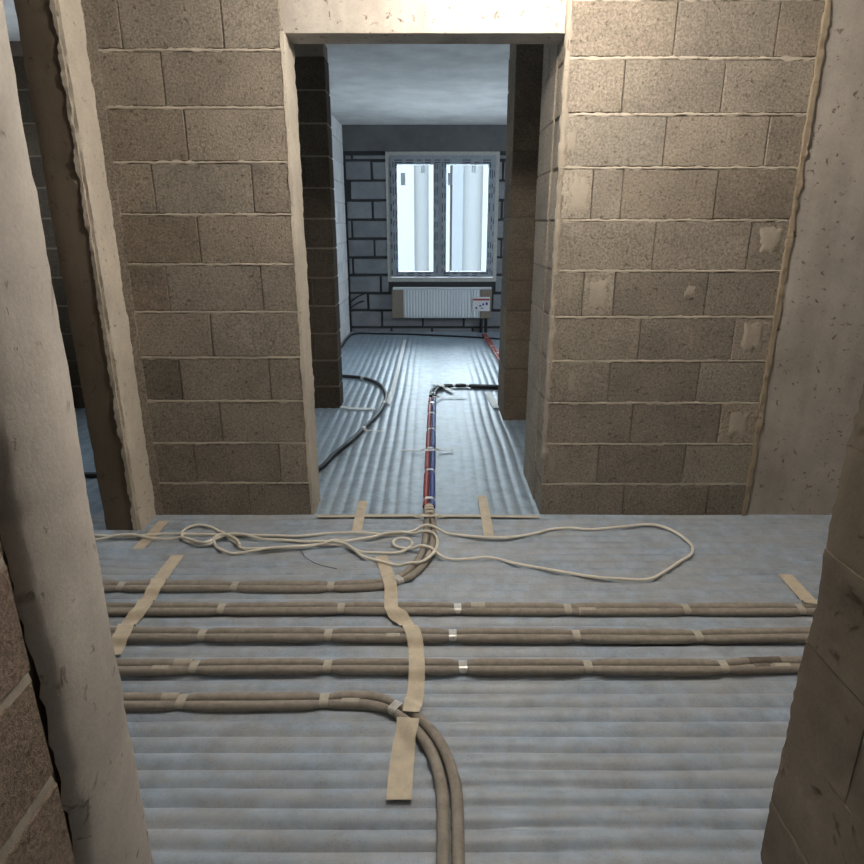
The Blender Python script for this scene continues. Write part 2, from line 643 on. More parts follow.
# right of the opening
SIDE = 'R'
wall_r = box('wall_front_right', XR0 + 0.012, XR1, YW + 0.012, YB - 0.004, 0, CEIL, MORTAR_CORE)
tag(wall_r, 'brown concrete block wall right of the opening, pale mortar beds', 'wall', kind='structure')
RIGHT = {8: ([665, 767], None), 7: ([592, 622, 716], [tint(1.35, -.01), tint(1.1), tint(1.0, .03), tint(.82, .03)]), 6: ([654, 749], [tint(1.06), tint(1.02), tint(.95)]),
         5: ([583, 614, 706.5], [tint(1.02), tint(1.25, -.01), tint(.9), tint(.92)]), 4: ([639.7, 733], [tint(1.04), tint(.9), tint(1.22)]),
         3: ([609, 698], [tint(1.0), tint(.86), tint(1.12, -.02)]), 2: ([631.5, 719.5], [tint(.95), tint(.9), tint(1.3, .02)]),
         1: ([597.7, 684], [tint(1.02), tint(.86), tint(1.15, -.01)]), 0: ([623, 707], [tint(.95), tint(.85), tint(.82, -.01)])}
for k in range(NC):
    if k in RIGHT:
        px, tn = RIGHT[k]
        xs = [XR0 + 0.004] + [joint_x(p, k) for p in px] + [XR1 - 0.012]
    else:
        xs = [XR0 + 0.004] + ([0.75, 1.14] if k % 2 else [0.93, 1.32]) + [XR1 - 0.012]
        tn = None
    block_course(wall_r, k, xs, YW, YB, BLOCK, tn, top=min(zrow(k + 1), CEIL))
    if k:
        bed_joint(wall_r, XR0 + 0.004, XR1 - 0.012, YW - 0.001, zrow(k), MORTAR)
rough_box('corner_mortar', XR0 - 0.002, XR0 + 0.03, YW - 0.006, YW + 0.03, 0.30, CEIL, MORTAR, wall_r, step=0.014, amp=0.005, freq=16, fine=0.006, color=tint(.72, .02), edge=0.012)
rough_box('mortar_bead', XR1 - 0.016, XR1 + 0.003, YW - 0.013, YW + 0.02, 0.0, CEIL, MORTAR_TAN, wall_r, step=0.0095, amp=0.005, freq=20, fine=0.004, color=tint(1.0))
def smear(parent, x, y, z, w, h, mat, color):
    """thin irregular patch of mortar wiped onto the wall face"""
    V, Fc, m = [(x, y - 0.0028, z)], [], 40
    for ri, (f, o) in enumerate(((0.5, 0.0028), (0.85, 0.0022), (1.0, -0.002))):
        for i in range(m):
            a = 2 * math.pi * i / m
            ca, sa = math.cos(a), math.sin(a)
            q = 1.0 / max(abs(ca), abs(sa)) ** 0.75
            k = f * q * (0.80 + 0.35 * noise.noise(Vector((ca * 2 + x * 9, sa * 2 + z * 9, 3))) + 0.15 * noise.noise(Vector((ca * 7, sa * 7, x * 20))))
            V.append((x + ca * k * w / 2, y - o, z + sa * k * h / 2))
    for i in range(m):
        j = (i + 1) % m
        Fc.append((0, 1 + i, 1 + j))
        for r in (0, 1):
            Fc.append((1 + r * m + i, 1 + (r + 1) * m + i, 1 + (r + 1) * m + j, 1 + r * m + j))
    return from_py('mortar_smear', V, Fc, mat, parent, smooth=True, color=color)


for (px, py, w, h, c) in ((579.5, 194, 0.095, 0.18, 1.0), (598, 294, 0.10, 0.16, .95), (572, 381, 0.045, 0.14, .8), (552, 462, 0.05, 0.13, .75), (770, 240, 0.11, 0.13, .9), (752, 338, 0.11, 0.16, 1.0), (738, 423, 0.12, 0.15, .95), (572, 140, 0.05, 0.12, .8), (570, 296, 0.03, 0.14, .75), (690, 293, 0.06, 0.07, .8)):
    p = WY(px, py, YW)
    smear(wall_r, p.x, YW - 0.0015, p.z, w, h, MORTAR, tint(c * .86, .01))
# the wall turns the corner and runs a little way into the passage
for k in range(NC):
    xs = [YB + 0.002, 3.36] if k % 2 else [YB + 0.002, YB + 0.19, 3.36]
    for a, b in zip(xs, xs[1:]):
        box('block', XR0 - 0.001 + random.uniform(0, .003), XR0 + 0.19, a + 0.001, b - 0.001, zrow(k) + (0.003 if k else 0), min(zrow(k + 1), CEIL) - 0.003, BLOCK, wall_r, bev=0.004, jit=0.0012, color=tint(random.uniform(1.0, 1.15)))
box('mortar_core', XR0 + 0.003, XR0 + 0.18, YB, 3.352, 0, CEIL, MORTAR_CORE, wall_r, color=tint(1.5))

SIDE = 'L'
# lintel over the opening
lintel = rough_box('trim_1', XL1 - 0.16, XR0 + 0.16, YW + 0.02, YB - 0.01, 2.04, CEIL, CONCRETE, step=0.06, amp=0.003)
tag(lintel, 'cast concrete lintel above the opening in the block wall', 'lintel', kind='structure')

# smooth concrete wall on the right
wall_c = rough_box('wall_right_pylon', XR1 + 0.001, 3.35, YW - 0.004, YB, 0, CEIL, CONCRETE, step=0.05, amp=0.004, freq=2.5)
tag(wall_c, 'smooth pitted grey cast concrete wall right of the block wall', 'wall', kind='structure')

# column left of the block wall
col = empty('concrete_column', (-1.42, 2.8, 0))
tag(col, 'brown cast concrete column with a pale plastered side, left of the block wall', 'column')
rough_box('body', -1.492, -1.335, 2.635, YB, 0, CEIL, CONCRETE_BROWN, col, step=0.03, amp=0.003, freq=4, fine=0.001, edge=0.012)
rough_box('plaster_coat', -1.345, XL0 - 0.012, 2.632, YW + 0.02, 0, CEIL, PLASTER_STRIP, col, step=0.016, amp=0.005, freq=9, fine=0.005, edge=0.01)
rough_box('mortar_ridge', -1.352, -1.337, 2.626, 2.645, 0.0, CEIL, PLASTER_STRIP, col, step=0.009, amp=0.006, freq=17, fine=0.004, color=tint(.75, .02))

# ------------------------------------------------------------------ walls of the passage
def block_wall_y(name, x0, x1, y0, y1, mat, label, core, first_off):
    w = box(name, x0 + 0.006, x1 - 0.006, y0 + 0.006, y1 - 0.006, 0, CEIL, core)
    tag(w, label, 'wall', kind='structure')
    for k in range(NC):
        xs, x = [x0], x0 + (0.2 if (k + first_off) % 2 else 0.39)
        while x < x1 - 0.06:
            xs.append(x)
            x += 0.39
        xs.append(x1)
        block_course(w, k, xs, y0, y1, mat, None, top=min(zrow(k + 1), CEIL), face_jit=0.002)
    return w


block_wall_y('wall_passage_left', -3.2, -0.696, 4.69, 4.88, BLOCK_SHADED, 'brown block wall, shade put into its dark colour, behind the left block wall, end edge beside the window room', MORTAR_CORE, 0)
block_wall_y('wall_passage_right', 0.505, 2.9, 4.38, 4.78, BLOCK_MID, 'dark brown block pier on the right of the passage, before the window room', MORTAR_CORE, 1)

# ------------------------------------------------------------------ window room
wall_f = box('wall_window', -1.25, 2.6, YF + 0.012, YF + 0.30, 0, CEIL, MORTAR_GREY)
WX0, WX1 = WY(387.5, 220, YF).x, WY(497, 220, YF).x
WZ0, WZ1 = WY(440, 280.5, YF).z, WY(440, 152.5, YF).z
# opening cut by building the core from four pieces instead of a solid slab
bpy.data.objects.remove(wall_f)
bm = bmesh.new()
for (a, b, c, d) in ((-1.25, WX0, 0, CEIL), (WX1, 2.6, 0, CEIL), (WX0, WX1, 0, WZ0), (WX0, WX1, WZ1, CEIL)):
    r = bmesh.ops.create_cube(bm, size=1.0)
    for v in r['verts']:
        v.co = Vector(((a + b) / 2 + v.co.x * (b - a), YF + 0.156 + v.co.y * 0.288, (c + d) / 2 + v.co.z * (d - c)))
wall_f = from_bm('wall_window', bm, MORTAR_GREY)
tag(wall_f, 'far wall of pale aerated blocks with dark joints around the window', 'wall', kind='structure')
ZF = [WY(440, p, YF).z for p in (327.4, 310.4, 293, 275, 257.4, 238.9, 219.5, 200.3, 180.6, 160.3, 154.7)]
ZB = WY(440, 151, YF).z
rough_box('ring_beam', -1.24, 2.6, YF - 0.012, YF + 0.02, ZB, CEIL - 0.002, CONCRETE_GREY, wall_f, step=0.08, amp=0.003, color=tint(.6))
HJ = {0: 382, 1: 368, 2: 380.7, 3: 353, 4: 374.5, 5: 352, 6: 372.7, 7: 350, 8: 371.8, 9: 352}
rows = [(0.0, ZF[0])] + [(ZF[i], ZF[i + 1]) for i in range(10)]
for ri, (za, zb) in enumerate(rows):
    if zb - za < 0.04 and ri == 0:
        continue
    th = 0.016
    if ri == 0:
        continue
    pxj = HJ[ri - 1]
    zc = (za + zb) / 2
    x = WY(pxj, 300 - (zc - 0.4) * 80, YF).x
    xs = [x - 1.06, x - 0.53]
    while x < 2.5:
        xs.append(x)
        x += 0.53
    for a, b in zip(xs, xs[1:]):
        a2, b2 = max(a + 0.013, -1.045), min(b - 0.013, 2.55)
        if b2 - a2 < 0.03:
            continue
        segs = [(a2, b2)]
        if zb > WZ0 + 0.02 and za < WZ1 - 0.02:      # around the window
            segs = []
            if a2 < WX0 - 0.03:
                segs.append((a2, min(b2, WX0 - 0.005)))
            if b2 > WX1 + 0.03:
                segs.append((max(a2, WX1 + 0.005), b2))
        for s0, s1 in segs:
            if s1 - s0 < 0.03:
                continue
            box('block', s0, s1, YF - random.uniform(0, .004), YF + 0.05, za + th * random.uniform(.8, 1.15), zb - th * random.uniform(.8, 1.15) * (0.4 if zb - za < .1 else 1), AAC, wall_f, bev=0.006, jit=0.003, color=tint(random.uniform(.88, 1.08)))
# floor course, in view only as a narrow strip
for i in range(7):
    box('block', -1.045 + i * 0.53, -1.045 + i * 0.53 + 0.50, YF, YF + 0.05, 0.0, ZF[0] - th, AAC, wall_f, bev=0.004, color=tint(.9))
# filler under the window
sill = rough_box('sill_mortar', WX0 - 0.01, WX1 + 0.01, YF - 0.010, YF + 0.03, ZF[2] + 0.14, WZ0 - 0.004, CONCRETE_GREY, wall_f, step=0.04, amp=0.003, color=tint(1.25))

# white left wall of the window room
wall_fl = box('wall_window_room_left', XFL - 0.2, XFL - 0.008, 4.885, YF + 0.01, 0, CEIL, MORTAR_LIGHT)
tag(wall_fl, 'white aerated block wall on the left of the window room', 'wall', kind='structure')
for r in range(11):
    za, zb = r * 0.225, min((r + 1) * 0.225, CEIL)
    y = 4.89 - (0.27 if r % 2 else 0)
    while y < YF:
        a, b = max(y, 4.89), min(y + 0.55, YF - 0.002)
        if b - a > 0.04:
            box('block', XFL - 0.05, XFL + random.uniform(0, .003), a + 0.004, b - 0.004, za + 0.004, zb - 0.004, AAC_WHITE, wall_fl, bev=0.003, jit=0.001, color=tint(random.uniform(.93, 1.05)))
        y += 0.55
bm = bmesh.new()
for (a, b, c, d) in ((4.79, 6.2, 0, CEIL), (6.9, YF + 0.3, 0, CEIL), (6.2, 6.9, 0, 0.9), (6.2, 6.9, 1.75, CEIL)):  # opening added out of view to brighten the window room
    r = bmesh.ops.create_cube(bm, size=1.0)
    for v in r['verts']:
        v.co = Vector((2.7 + v.co.x * 0.2, (a + b) / 2 + v.co.y * (b - a), (c + d) / 2 + v.co.z * (d - c)))
wall_fr = from_bm('wall_window_room_right', bm, AAC_WHITE)
tag(wall_fr, 'white aerated block wall with an added unseen light opening, on the right of the window room', 'wall', kind='structure')
portal('added_opening_portal', (2.68, 6.55, 1.325), (0, math.radians(90), 0), 0.85, 0.7)

# ------------------------------------------------------------------ window
win = empty('window_1', ((WX0 + WX1) / 2, YF + 0.03, WZ0))
tag(win, 'double casement window with printed protective film on its grey frame', 'window', kind='structure')
FY0, FY1 = YF + 0.0, YF + 0.07


def frame_ring(name, x0, x1, z0, z1, w, y0, y1, mat, parent):
    bm = bmesh.new()
    for (a, b, c, d) in ((x0, x0 + w, z0, z1), (x1 - w, x1, z0, z1), (x0 + w, x1 - w, z0, z0 + w), (x0 + w, x1 - w, z1 - w, z1)):
        r = bmesh.ops.create_cube(bm, size=1.0)
        for v in r['verts']:
            v.co = Vector(((a + b) / 2 + v.co.x * (b - a), (y0 + y1) / 2 + v.co.y * (y1 - y0), (c + d) / 2 + v.co.z * (d - c)))
    o = from_bm(name, bm, mat, parent)
    return o


def wpart(o):
    return o


foam = frame_ring('mounting_foam', WX0 - 0.01, WX1 + 0.01, WZ0 - 0.01, WZ1 + 0.01, 0.045, FY0 - 0.012, FY0 + 0.03, FOAM, None)
outer = frame_ring('outer_frame', WX0 + 0.032, WX1 - 0.032, WZ0 + 0.05, WZ1 - 0.032, 0.06, FY0 - 0.02, FY1, FRAME_FILM, None)
mull = from_bm('mullion', box_bm(0.05, 0.09, WZ1 - WZ0 - 0.15, 0.003), FRAME_FILM, None, (WY(440, 220, YF).x, FY0 + 0.02, (WZ0 + WZ1) / 2 + 0.01))
wparts = [foam, outer, mull]
g1 = (WY(397.5, 215, YF).x, WY(433.5, 215, YF).x)
g2 = (WY(446, 215, YF).x, WY(487.5, 215, YF).x)
gz = (WY(440, 271.5, YF).z, WY(440, 164.5, YF).z)
subs = []
for gi, (a, b) in enumerate((g1, g2)):
    s = frame_ring('sash', a - 0.065, b + 0.065, gz[0] - 0.065, gz[1] + 0.065, 0.066, FY0 - 0.035, FY1 - 0.02, FRAME_FILM, None)
    gl = from_bm('glass_pane', box_bm(b - a + 0.01, 0.006, gz[1] - gz[0] + 0.01), GLASS, None, ((a + b) / 2, FY0 + 0.02, (gz[0] + gz[1]) / 2))
    sx = WY((403, 450)[gi], 179, YF)
    st = from_bm('sticker', box_bm(0.055, 0.002, 0.14), STICKER, None, (sx.x, FY0 + 0.014, sx.z))
    hx = WY((423, 474)[gi], 169, YF)
    hd = from_bm('packing_strip', box_bm(0.05, 0.012, 0.085, 0.003), STRIP, None, (hx.x, FY0 + 0.008, hx.z))
    wparts += [s, gl]
    subs += [(gl, st), (gl, hd)]
    # printed dashes of the protective film
    bm = bmesh.new()

    def dash(cx, cz, sx_, sz_, y):
        r = bmesh.ops.create_cube(bm, size=1.0)
        for v in r['verts']:
            v.co = Vector((cx + v.co.x * sx_, y + v.co.y * 0.002, cz + v.co.z * sz_))
    z = gz[0] - 0.03
    while z < gz[1] + 0.02:
        L = random.uniform(0.06, 0.13)
        for xx in (a - 0.045, a - 0.015, b + 0.018, b + 0.045):
            if random.random() < 0.8:
                dash(xx, z + L / 2 + random.uniform(-.02, .02), 0.011, L * 0.8, FY0 - 0.0355)
        z += L + 0.03
    x = a - 0.04
    while x < b:
        L = random.uniform(0.07, 0.13)
        for zz in (gz[0] - 0.045, gz[0] - 0.02, gz[1] + 0.02, gz[1] + 0.046):
            if random.random() < 0.75:
                dash(x + L / 2, zz, L * 0.8, 0.011, FY0 - 0.0355)
        x += L + 0.025
    pr = from_bm('film_print', bm, FILM_PRINT, None)
    pr['kind'] = 'stuff'
    subs.append((s, pr))
bm = bmesh.new()
z = WZ0 + 0.1
while z < WZ1 - 0.1:
    L = random.uniform(0.08, 0.16)
    for xx in (WX0 + 0.05, WX1 - 0.05):
        r = bmesh.ops.create_cube(bm, size=1.0)
        for v in r['verts']:
            v.co = Vector((xx + v.co.x * 0.013, FY0 - 0.0205 + v.co.y * 0.002, z + v.co.z * L * 0.6))
    z += L + 0.06
pr = from_bm('film_print', bm, FILM_PRINT, None)
pr['kind'] = 'stuff'
subs.append((outer, pr))
bpy.context.view_layer.update()
for o in wparts:
    o.parent = win
    o.matrix_parent_inverse = win.matrix_world.inverted()
bpy.context.view_layer.update()
for p, o in subs:
    o.parent = p
    o.matrix_parent_inverse = p.matrix_world.inverted()

# ------------------------------------------------------------------ yard and house outside the window
yard = box('ground', -14, 14, YF + 0.5, 34, -3.2, -3.0, GROUND)
tag(yard, 'pale concrete yard outside the window', 'ground', kind='structure')
fac = empty('opposite_building', (0.6, 21, -3.0))
tag(fac, 'pale building with upright wall bands seen hazily through the window', 'building')
box('wall', -12, 12, 21.0, 24.0, -3.0, 4.6, FACADE, fac)
for i, (a, b, m) in enumerate(((-1.15, -0.55, FACADE_LIGHT), (-0.1, 0.55, FACADE_LIGHT), (0.62, 0.95, FACADE_BLUE), (1.55, 2.2, FACADE_LIGHT), (-3.2, -2.4, FACADE_LIGHT), (3.1, 3.9, FACADE_LIGHT))):
    box('pilaster', a, b, 20.8, 21.05, -3.0, 4.6, m, fac)
tag(fac.children[0])
portal('window_portal', ((WX0 + WX1) / 2, YF + 0.12, (WZ0 + WZ1) / 2), (math.radians(-90), 0, 0), WX1 - WX0, WZ1 - WZ0)

# ------------------------------------------------------------------ radiator
ra, rb = WY(393, 304, YF - 0.08), WY(491, 304, YF - 0.08)
RX0, RX1 = ra.x, rb.x
RZ0, RZ1 = WY(440, 318, YF - 0.08).z, WY(440, 289, YF - 0.08).z
rad = empty('radiator', ((RX0 + RX1) / 2, YF - 0.06, RZ0))
tag(rad, 'white ribbed panel radiator with cardboard end covers under the window', 'radiator')
n = 33
V, Fc = [], []
for i in range(n * 4 + 1):
    x = RX0 + 0.02 + (RX1 - RX0 - 0.04) * i / (n * 4)
    y = YF - 0.105 + (0.008 if (i % 4) in (0, 1) else 0.0)
    V += [(x, y, RZ0 + 0.015), (x, y, RZ1 - 0.02), (x, YF - 0.09, RZ0), (x, YF - 0.09, RZ1)]
for i in range(n * 4):
    a = i * 4
    Fc += [(a, a + 4, a + 5, a + 1), (a, a + 2, a + 6, a + 4), (a + 1, a + 5, a + 7, a + 3)]
from_py('front_panel', V, Fc, RAD_WHITE, rad, smooth=False)
box('back_panel', RX0 + 0.02, RX1 - 0.02, YF - 0.05, YF - 0.035, RZ0, RZ1, RAD_WHITE, rad, bev=0.004)
box('top_grille', RX0, RX1, YF - 0.112, YF - 0.03, RZ1 - 0.004, RZ1 + 0.022, RAD_WHITE, rad, bev=0.006)
e1 = WY(403.5, 304, YF - 0.08).x
e2 = WY(480, 304, YF - 0.08).x
box('end_cover', RX0 - 0.012, e1, YF - 0.116, YF - 0.028, RZ0 - 0.004, RZ1 - 0.006, CARDBOARD, rad, bev=0.008)
box('end_cover', e2, RX1 + 0.004, YF - 0.116, YF - 0.028, RZ0 - 0.004, RZ1 - 0.006, CARDBOARD, rad, bev=0.008)
l0, l1 = WY(472.5, 311, YF - 0.12), WY(490, 297, YF - 0.12)
lab = box('paper_label', l0.x, l1.x, YF - 0.121, YF - 0.118, l0.z, l1.z, PAPER, rad)
lw, lh = l1.x - l0.x, l1.z - l0.z
lc = Vector(((l0.x + l1.x) / 2, YF - 0.1225, (l0.z + l1.z) / 2))
mk = []
for (u, v, w, h, m) in ((0, .32, .96, .13, INK_RED), (-.28, -.28, .10, .14, INK_BLUE), (-.05, -.12, .14, .10, INK_BLUE), (.12, -.02, .10, .16, INK_BLUE), (.32, .02, .12, .2, INK_BLUE), (.05, -.3, .18, .06, INK_BLUE)):
    mk.append(from_bm('printed_mark', box_bm(w * lw, 0.002, h * lh), m, None, lc + Vector((u * lw, 0, v * lh))))
bpy.context.view_layer.update()
for o in mk:
    o.parent = lab
    o.matrix_parent_inverse = lab.matrix_world.inverted()
vx = WY(483.5, 326, YF - 0.07).x
for d in (-0.03, 0.03):
    tube('supply_pipe', [Vector((vx + d, YF - 0.07, 0.004)), Vector((vx + d, YF - 0.07, RZ0 * 0.5)), Vector((vx + d, YF - 0.07, RZ0 + 0.002))], 0.021, BLACK, rad, 10)

# ------------------------------------------------------------------ pipes on the floor
PIPE_R = 0.0150
PAIRS = []          # centre lines with half width, for anything lying over the pipes


def hmap(x, y):
    """height of what lies on the floor at x, y"""
    z = 0.0165
    for cl, hw, ht in PAIRS:
        best = 9.0
        for p in cl:
            d = (p.x - x) ** 2 + (p.y - y) ** 2
            if d < best:
                best = d
        d = math.sqrt(best)
        if d < hw:
            z = max(z, ht)
        elif d < hw + 0.03:
            t = 1 - (d - hw) / 0.03
            z = max(z, 0.0165 + (ht - 0.0165) * t * t * (3 - 2 * t))
    return z


def offset_path(path, d, z):
    out = []
    n = len(path)
    for i, p in enumerate(path):
        t = (path[min(i + 1, n - 1)] - path[max(i - 1, 0)]).normalized()
        s = Vector((t.y, -t.x, 0))
        dd = d(i) if callable(d) else d
        out.append(Vector((p.x, p.y, z)) + s * dd)
    return out


def stadium_band(name, c, t, hw, ht, length, mat, parent):
    """tape wrapped once round the two pipes"""
    s = Vector((t.y, -t.x, 0))
    prof = []
    r = ht / 2
    for k in range(7):
        a = -math.pi / 2 + math.pi * k / 6
        prof.append((hw - r + r * math.cos(a), r + r * math.sin(a)))
    for k in range(7):
        a = math.pi / 2 + math.pi * k / 6
        prof.append((-(hw - r) + r * math.cos(a), r + r * math.sin(a)))
    V, Fc = [], []
    m = len(prof)
    for j, u in enumerate((-0.5, -0.17, 0.17, 0.5)):
        sk = 0.35 * (random.random() - 0.5) * 0
        for (a, b) in prof:
            V.append(s * a + t * (u * length + sk) + Vector((0, 0, b + 0.001)))
    for j in range(3):
        for k in range(m):
            k2 = (k + 1) % m
            Fc.append((j * m + k, j * m + k2, (j + 1) * m + k2, (j + 1) * m + k))
    return from_py(name, V, Fc, mat, parent, Vector((c.x, c.y, 0)), smooth=True)


def nearest(path, p):
    return min(range(len(path)), key=lambda i: (path[i].x - p.x) ** 2 + (path[i].y - p.y) ** 2)


def pipe_pair(label, px, clamps, patches=(), mats=(SLEEVE, SLEEVE), group='insulated pipe runs on the floor', r=PIPE_R, name='insulated_pipe_pair', names=('pipe_sleeve', 'pipe_sleeve'), worn=None):
    path = catmull([F(x, y, r + 0.0085) for x, y in px], 0.018)
    for q in path:
        q.z = r
    n = len(path)
    ci = [(nearest(path, F(x, y, r)), m) for x, y, m in clamps]

    def pinch(i):
        v = 0.0
        for k, _ in ci:
            d = (path[i] - path[k]).length
            v = max(v, math.exp(-(d / 0.026) ** 2))
        return v
    P = [pinch(i) for i in range(n)]
    root = empty(name, (path[n // 2].x, path[n // 2].y, 0))
    tag(root, label, 'pipes', group)
    jit = [1 + 0.05 * noise.noise(p * 6) for p in path]
    base = Vector((0, 0, 0.0085))
    for s, nm, mt in ((1, names[0], mats[0]), (-1, names[1], mats[1])):
        pp = [q + base for q in offset_path(path, lambda i: s * r * jit[i] * (1.13 - 0.36 * P[i]), r)]
        tube(nm, pp, lambda i: r * jit[i] * (1 - 0.30 * P[i]), mt, root, 12)
    for k, m in ci:
        t = (path[min(k + 1, n - 1)] - path[max(k - 1, 0)]).normalized()
        b = stadium_band('tape_band', path[k], t, r * 1.62, r * 1.56, 0.026, m, root)
        b.location.z += 0.0085 + r * 0.22
    for (x, y, side, L, m) in patches:
        k = nearest(path, F(x, y, r))
        t = (path[min(k + 1, n - 1)] - path[max(k - 1, 0)]).normalized()
        sv = Vector((t.y, -t.x, 0))
        c = path[k] + sv * (side * r)
        tube('tape_patch', [c + base * 1.0 + t * (u * L) for u in (-.5, -.17, .17, .5)], r * 1.06, m, root, 12)
    PAIRS.append((path, r * 2.2, 2 * r + 0.0105))
    return root


pipe_pair('grey insulated pipe pair nearest the block wall, curving into the passage',
          [(-330, 585), (-100, 586), (105, 586.5), (200, 586.5), (300, 587), (360, 586), (388, 583), (406, 576), (419, 565), (427, 550), (430, 532), (429.5, 516), (429, 507)],
          [(127, 586, BAND), (235, 586.5, BAND), (333, 587, BAND), (398, 580, SILVER), (429.3, 509, TAPE), (429.5, 512.5, TAPE), (429.6, 516, TAPE), (430, 521, SLEEVE_DARK)], group=None)
pipe_pair('straight grey insulated pipe pair, second from the block wall',
          [(-330, 607), (120, 609), (222, 609), (340, 608.5), (455, 609), (565, 609.5), (684, 609.5), (797, 609.5), (1250, 609)],
          [(222, 609, BAND), (340, 609, BAND), (455, 609, SILVER), (565, 609.5, BAND), (684, 609.5, BAND), (797, 609.5, BAND)],
          [(480, 609, -1, 0.05, BAND), (582, 609, 1, 0.06, BAND)], group=None)
pipe_pair('straight grey insulated pipe pair, third from the block wall',
          [(-330, 631), (118, 634.5), (206, 635), (330, 635), (454, 635.5), (576, 636), (696, 636.5), (810, 635), (1250, 632)],
          [(206, 635, BAND), (330, 635, BAND), (454, 635.5, SILVER), (576, 636, BAND), (696, 636.5, BAND)],
          [(392, 636, 1, 0.045, BAND)], group=None)
pipe_pair('straight grey insulated pipe pair, nearest of those that cross the whole floor',
          [(-330, 668), (40, 668), (195, 667), (328, 666.5), (460, 667), (589, 667), (724, 667), (800, 664.5), (1250, 660)],
          [(195, 667, BAND), (328, 666.5, BAND), (460, 667, SILVER), (589, 667, BAND), (724, 667, BAND)],
          [(162, 667, 1, 0.05, BAND), (186, 667, -1, 0.06, BAND), (760, 666, 1, 0.05, SLEEVE_DARK), (778, 666, 1, 0.05, BAND), (765, 666, -1, 0.1, SLEEVE_DARK)], group=None)
pipe_pair('grey insulated pipe pair nearest the camera, curving towards it',
          [(-330, 700), (50, 701), (130, 702), (181, 702), (250, 702), (322, 701), (355, 700), (380, 703), (402, 712), (422, 729), (436, 748), (446, 775), (450, 805), (451, 900), (452, 1000)],
          [(181, 702, BAND), (322, 701, BAND), (395, 708, SILVER)],
          [(353, 700, 1, 0.05, BAND), (172, 702, -1, 0.05, BAND)], group=None)

# red and blue pipes in the passage
pipe_pair('red and blue heating pipes side by side down the middle of the passage',
          [(429, 507), (429.5, 480), (430.5, 450), (431.3, 425), (432, 405), (432.5, 399)],
          [(430, 473, WHITE_TAPE), (431, 451, WHITE_TAPE), (431.3, 431, WHITE_TAPE), (431.7, 415, WHITE_TAPE), (432, 404.5, SILVER), (429, 502, WHITE_TAPE)],
          mats=(BLUE, RED), r=0.0145, name='heating_pipe_pair', names=('blue_pipe', 'red_pipe'), group=None)
pipe_pair('black sleeved pipe pair bending right at the end of the red and blue pipes',
          [(432.7, 396.5), (432.8, 394), (434.5, 390), (440, 387.2), (449, 385.8), (462, 385.5), (480, 386.2), (505, 387), (540, 388)],
          [(433, 395, WHITE_TAPE), (452, 385.6, WHITE_TAPE), (469, 385.8, WHITE_TAPE)],
          mats=(BLACK, BLACK), r=0.0145, name='black_pipe_pair', names=('black_pipe', 'black_pipe'), group=None)
pipe_pair('red pipe pair taped along the floor to the radiator',
          [(484, 334.5), (488, 340), (494, 349), (500, 358.5), (512, 380)],
          [(487, 339, WHITE_TAPE), (493, 347.5, WHITE_TAPE), (497.5, 354.5, WHITE_TAPE)],
          mats=(RED, RED), r=0.0145, name='heating_pipe_pair', names=('red_pipe', 'red_pipe'), group=None)


def hose(label, px, r, mat, clamps=(), name='black_hose'):
    path = catmull([F(x, y, r) for x, y in px], 0.03)
    root = empty(name, (path[0].x, path[0].y, 0))
    tag(root, label, 'hose')
    tube('hose_tube', [p + Vector((0, 0, 0.007)) for p in path], r, mat, root, 10)
    for (x, y) in clamps:
        k = nearest(path, F(x, y, r))
        t = (path[min(k + 1, len(path) - 1)] - path[max(0, k - 1)]).normalized()
        c = path[k] + Vector((0, 0, 0.007))
        tube('tape_band', [c - t * 0.02, c, c + t * 0.02], r * 1.12, WHITE_TAPE, root, 10)
    PAIRS.append((path, r, 2 * r + 0.007))
    return root


hose('black hose curving across the passage floor from behind the left block wall',
     [(-60, 478), (40, 477), (83, 476), (200, 478), (290, 485), (319, 470), (335, 455), (352, 441), (365, 428), (378, 415), (384, 404), (386, 397), (383, 388.5), (375, 382.5), (362, 378.6), (350, 377.3), (340, 376.6), (325, 376)],
     0.015, BLACK, [(363, 429.5), (383, 404.5), (362.5, 378.7)])
hose('thin black pipe on the floor along the foot of the window wall',
     [(340, 350), (348, 338.5), (356, 334.2), (380, 334.2), (420, 335.2), (470, 337.5), (500, 339.5), (530, 341.5)], 0.011, BLACK, name='black_floor_pipe')

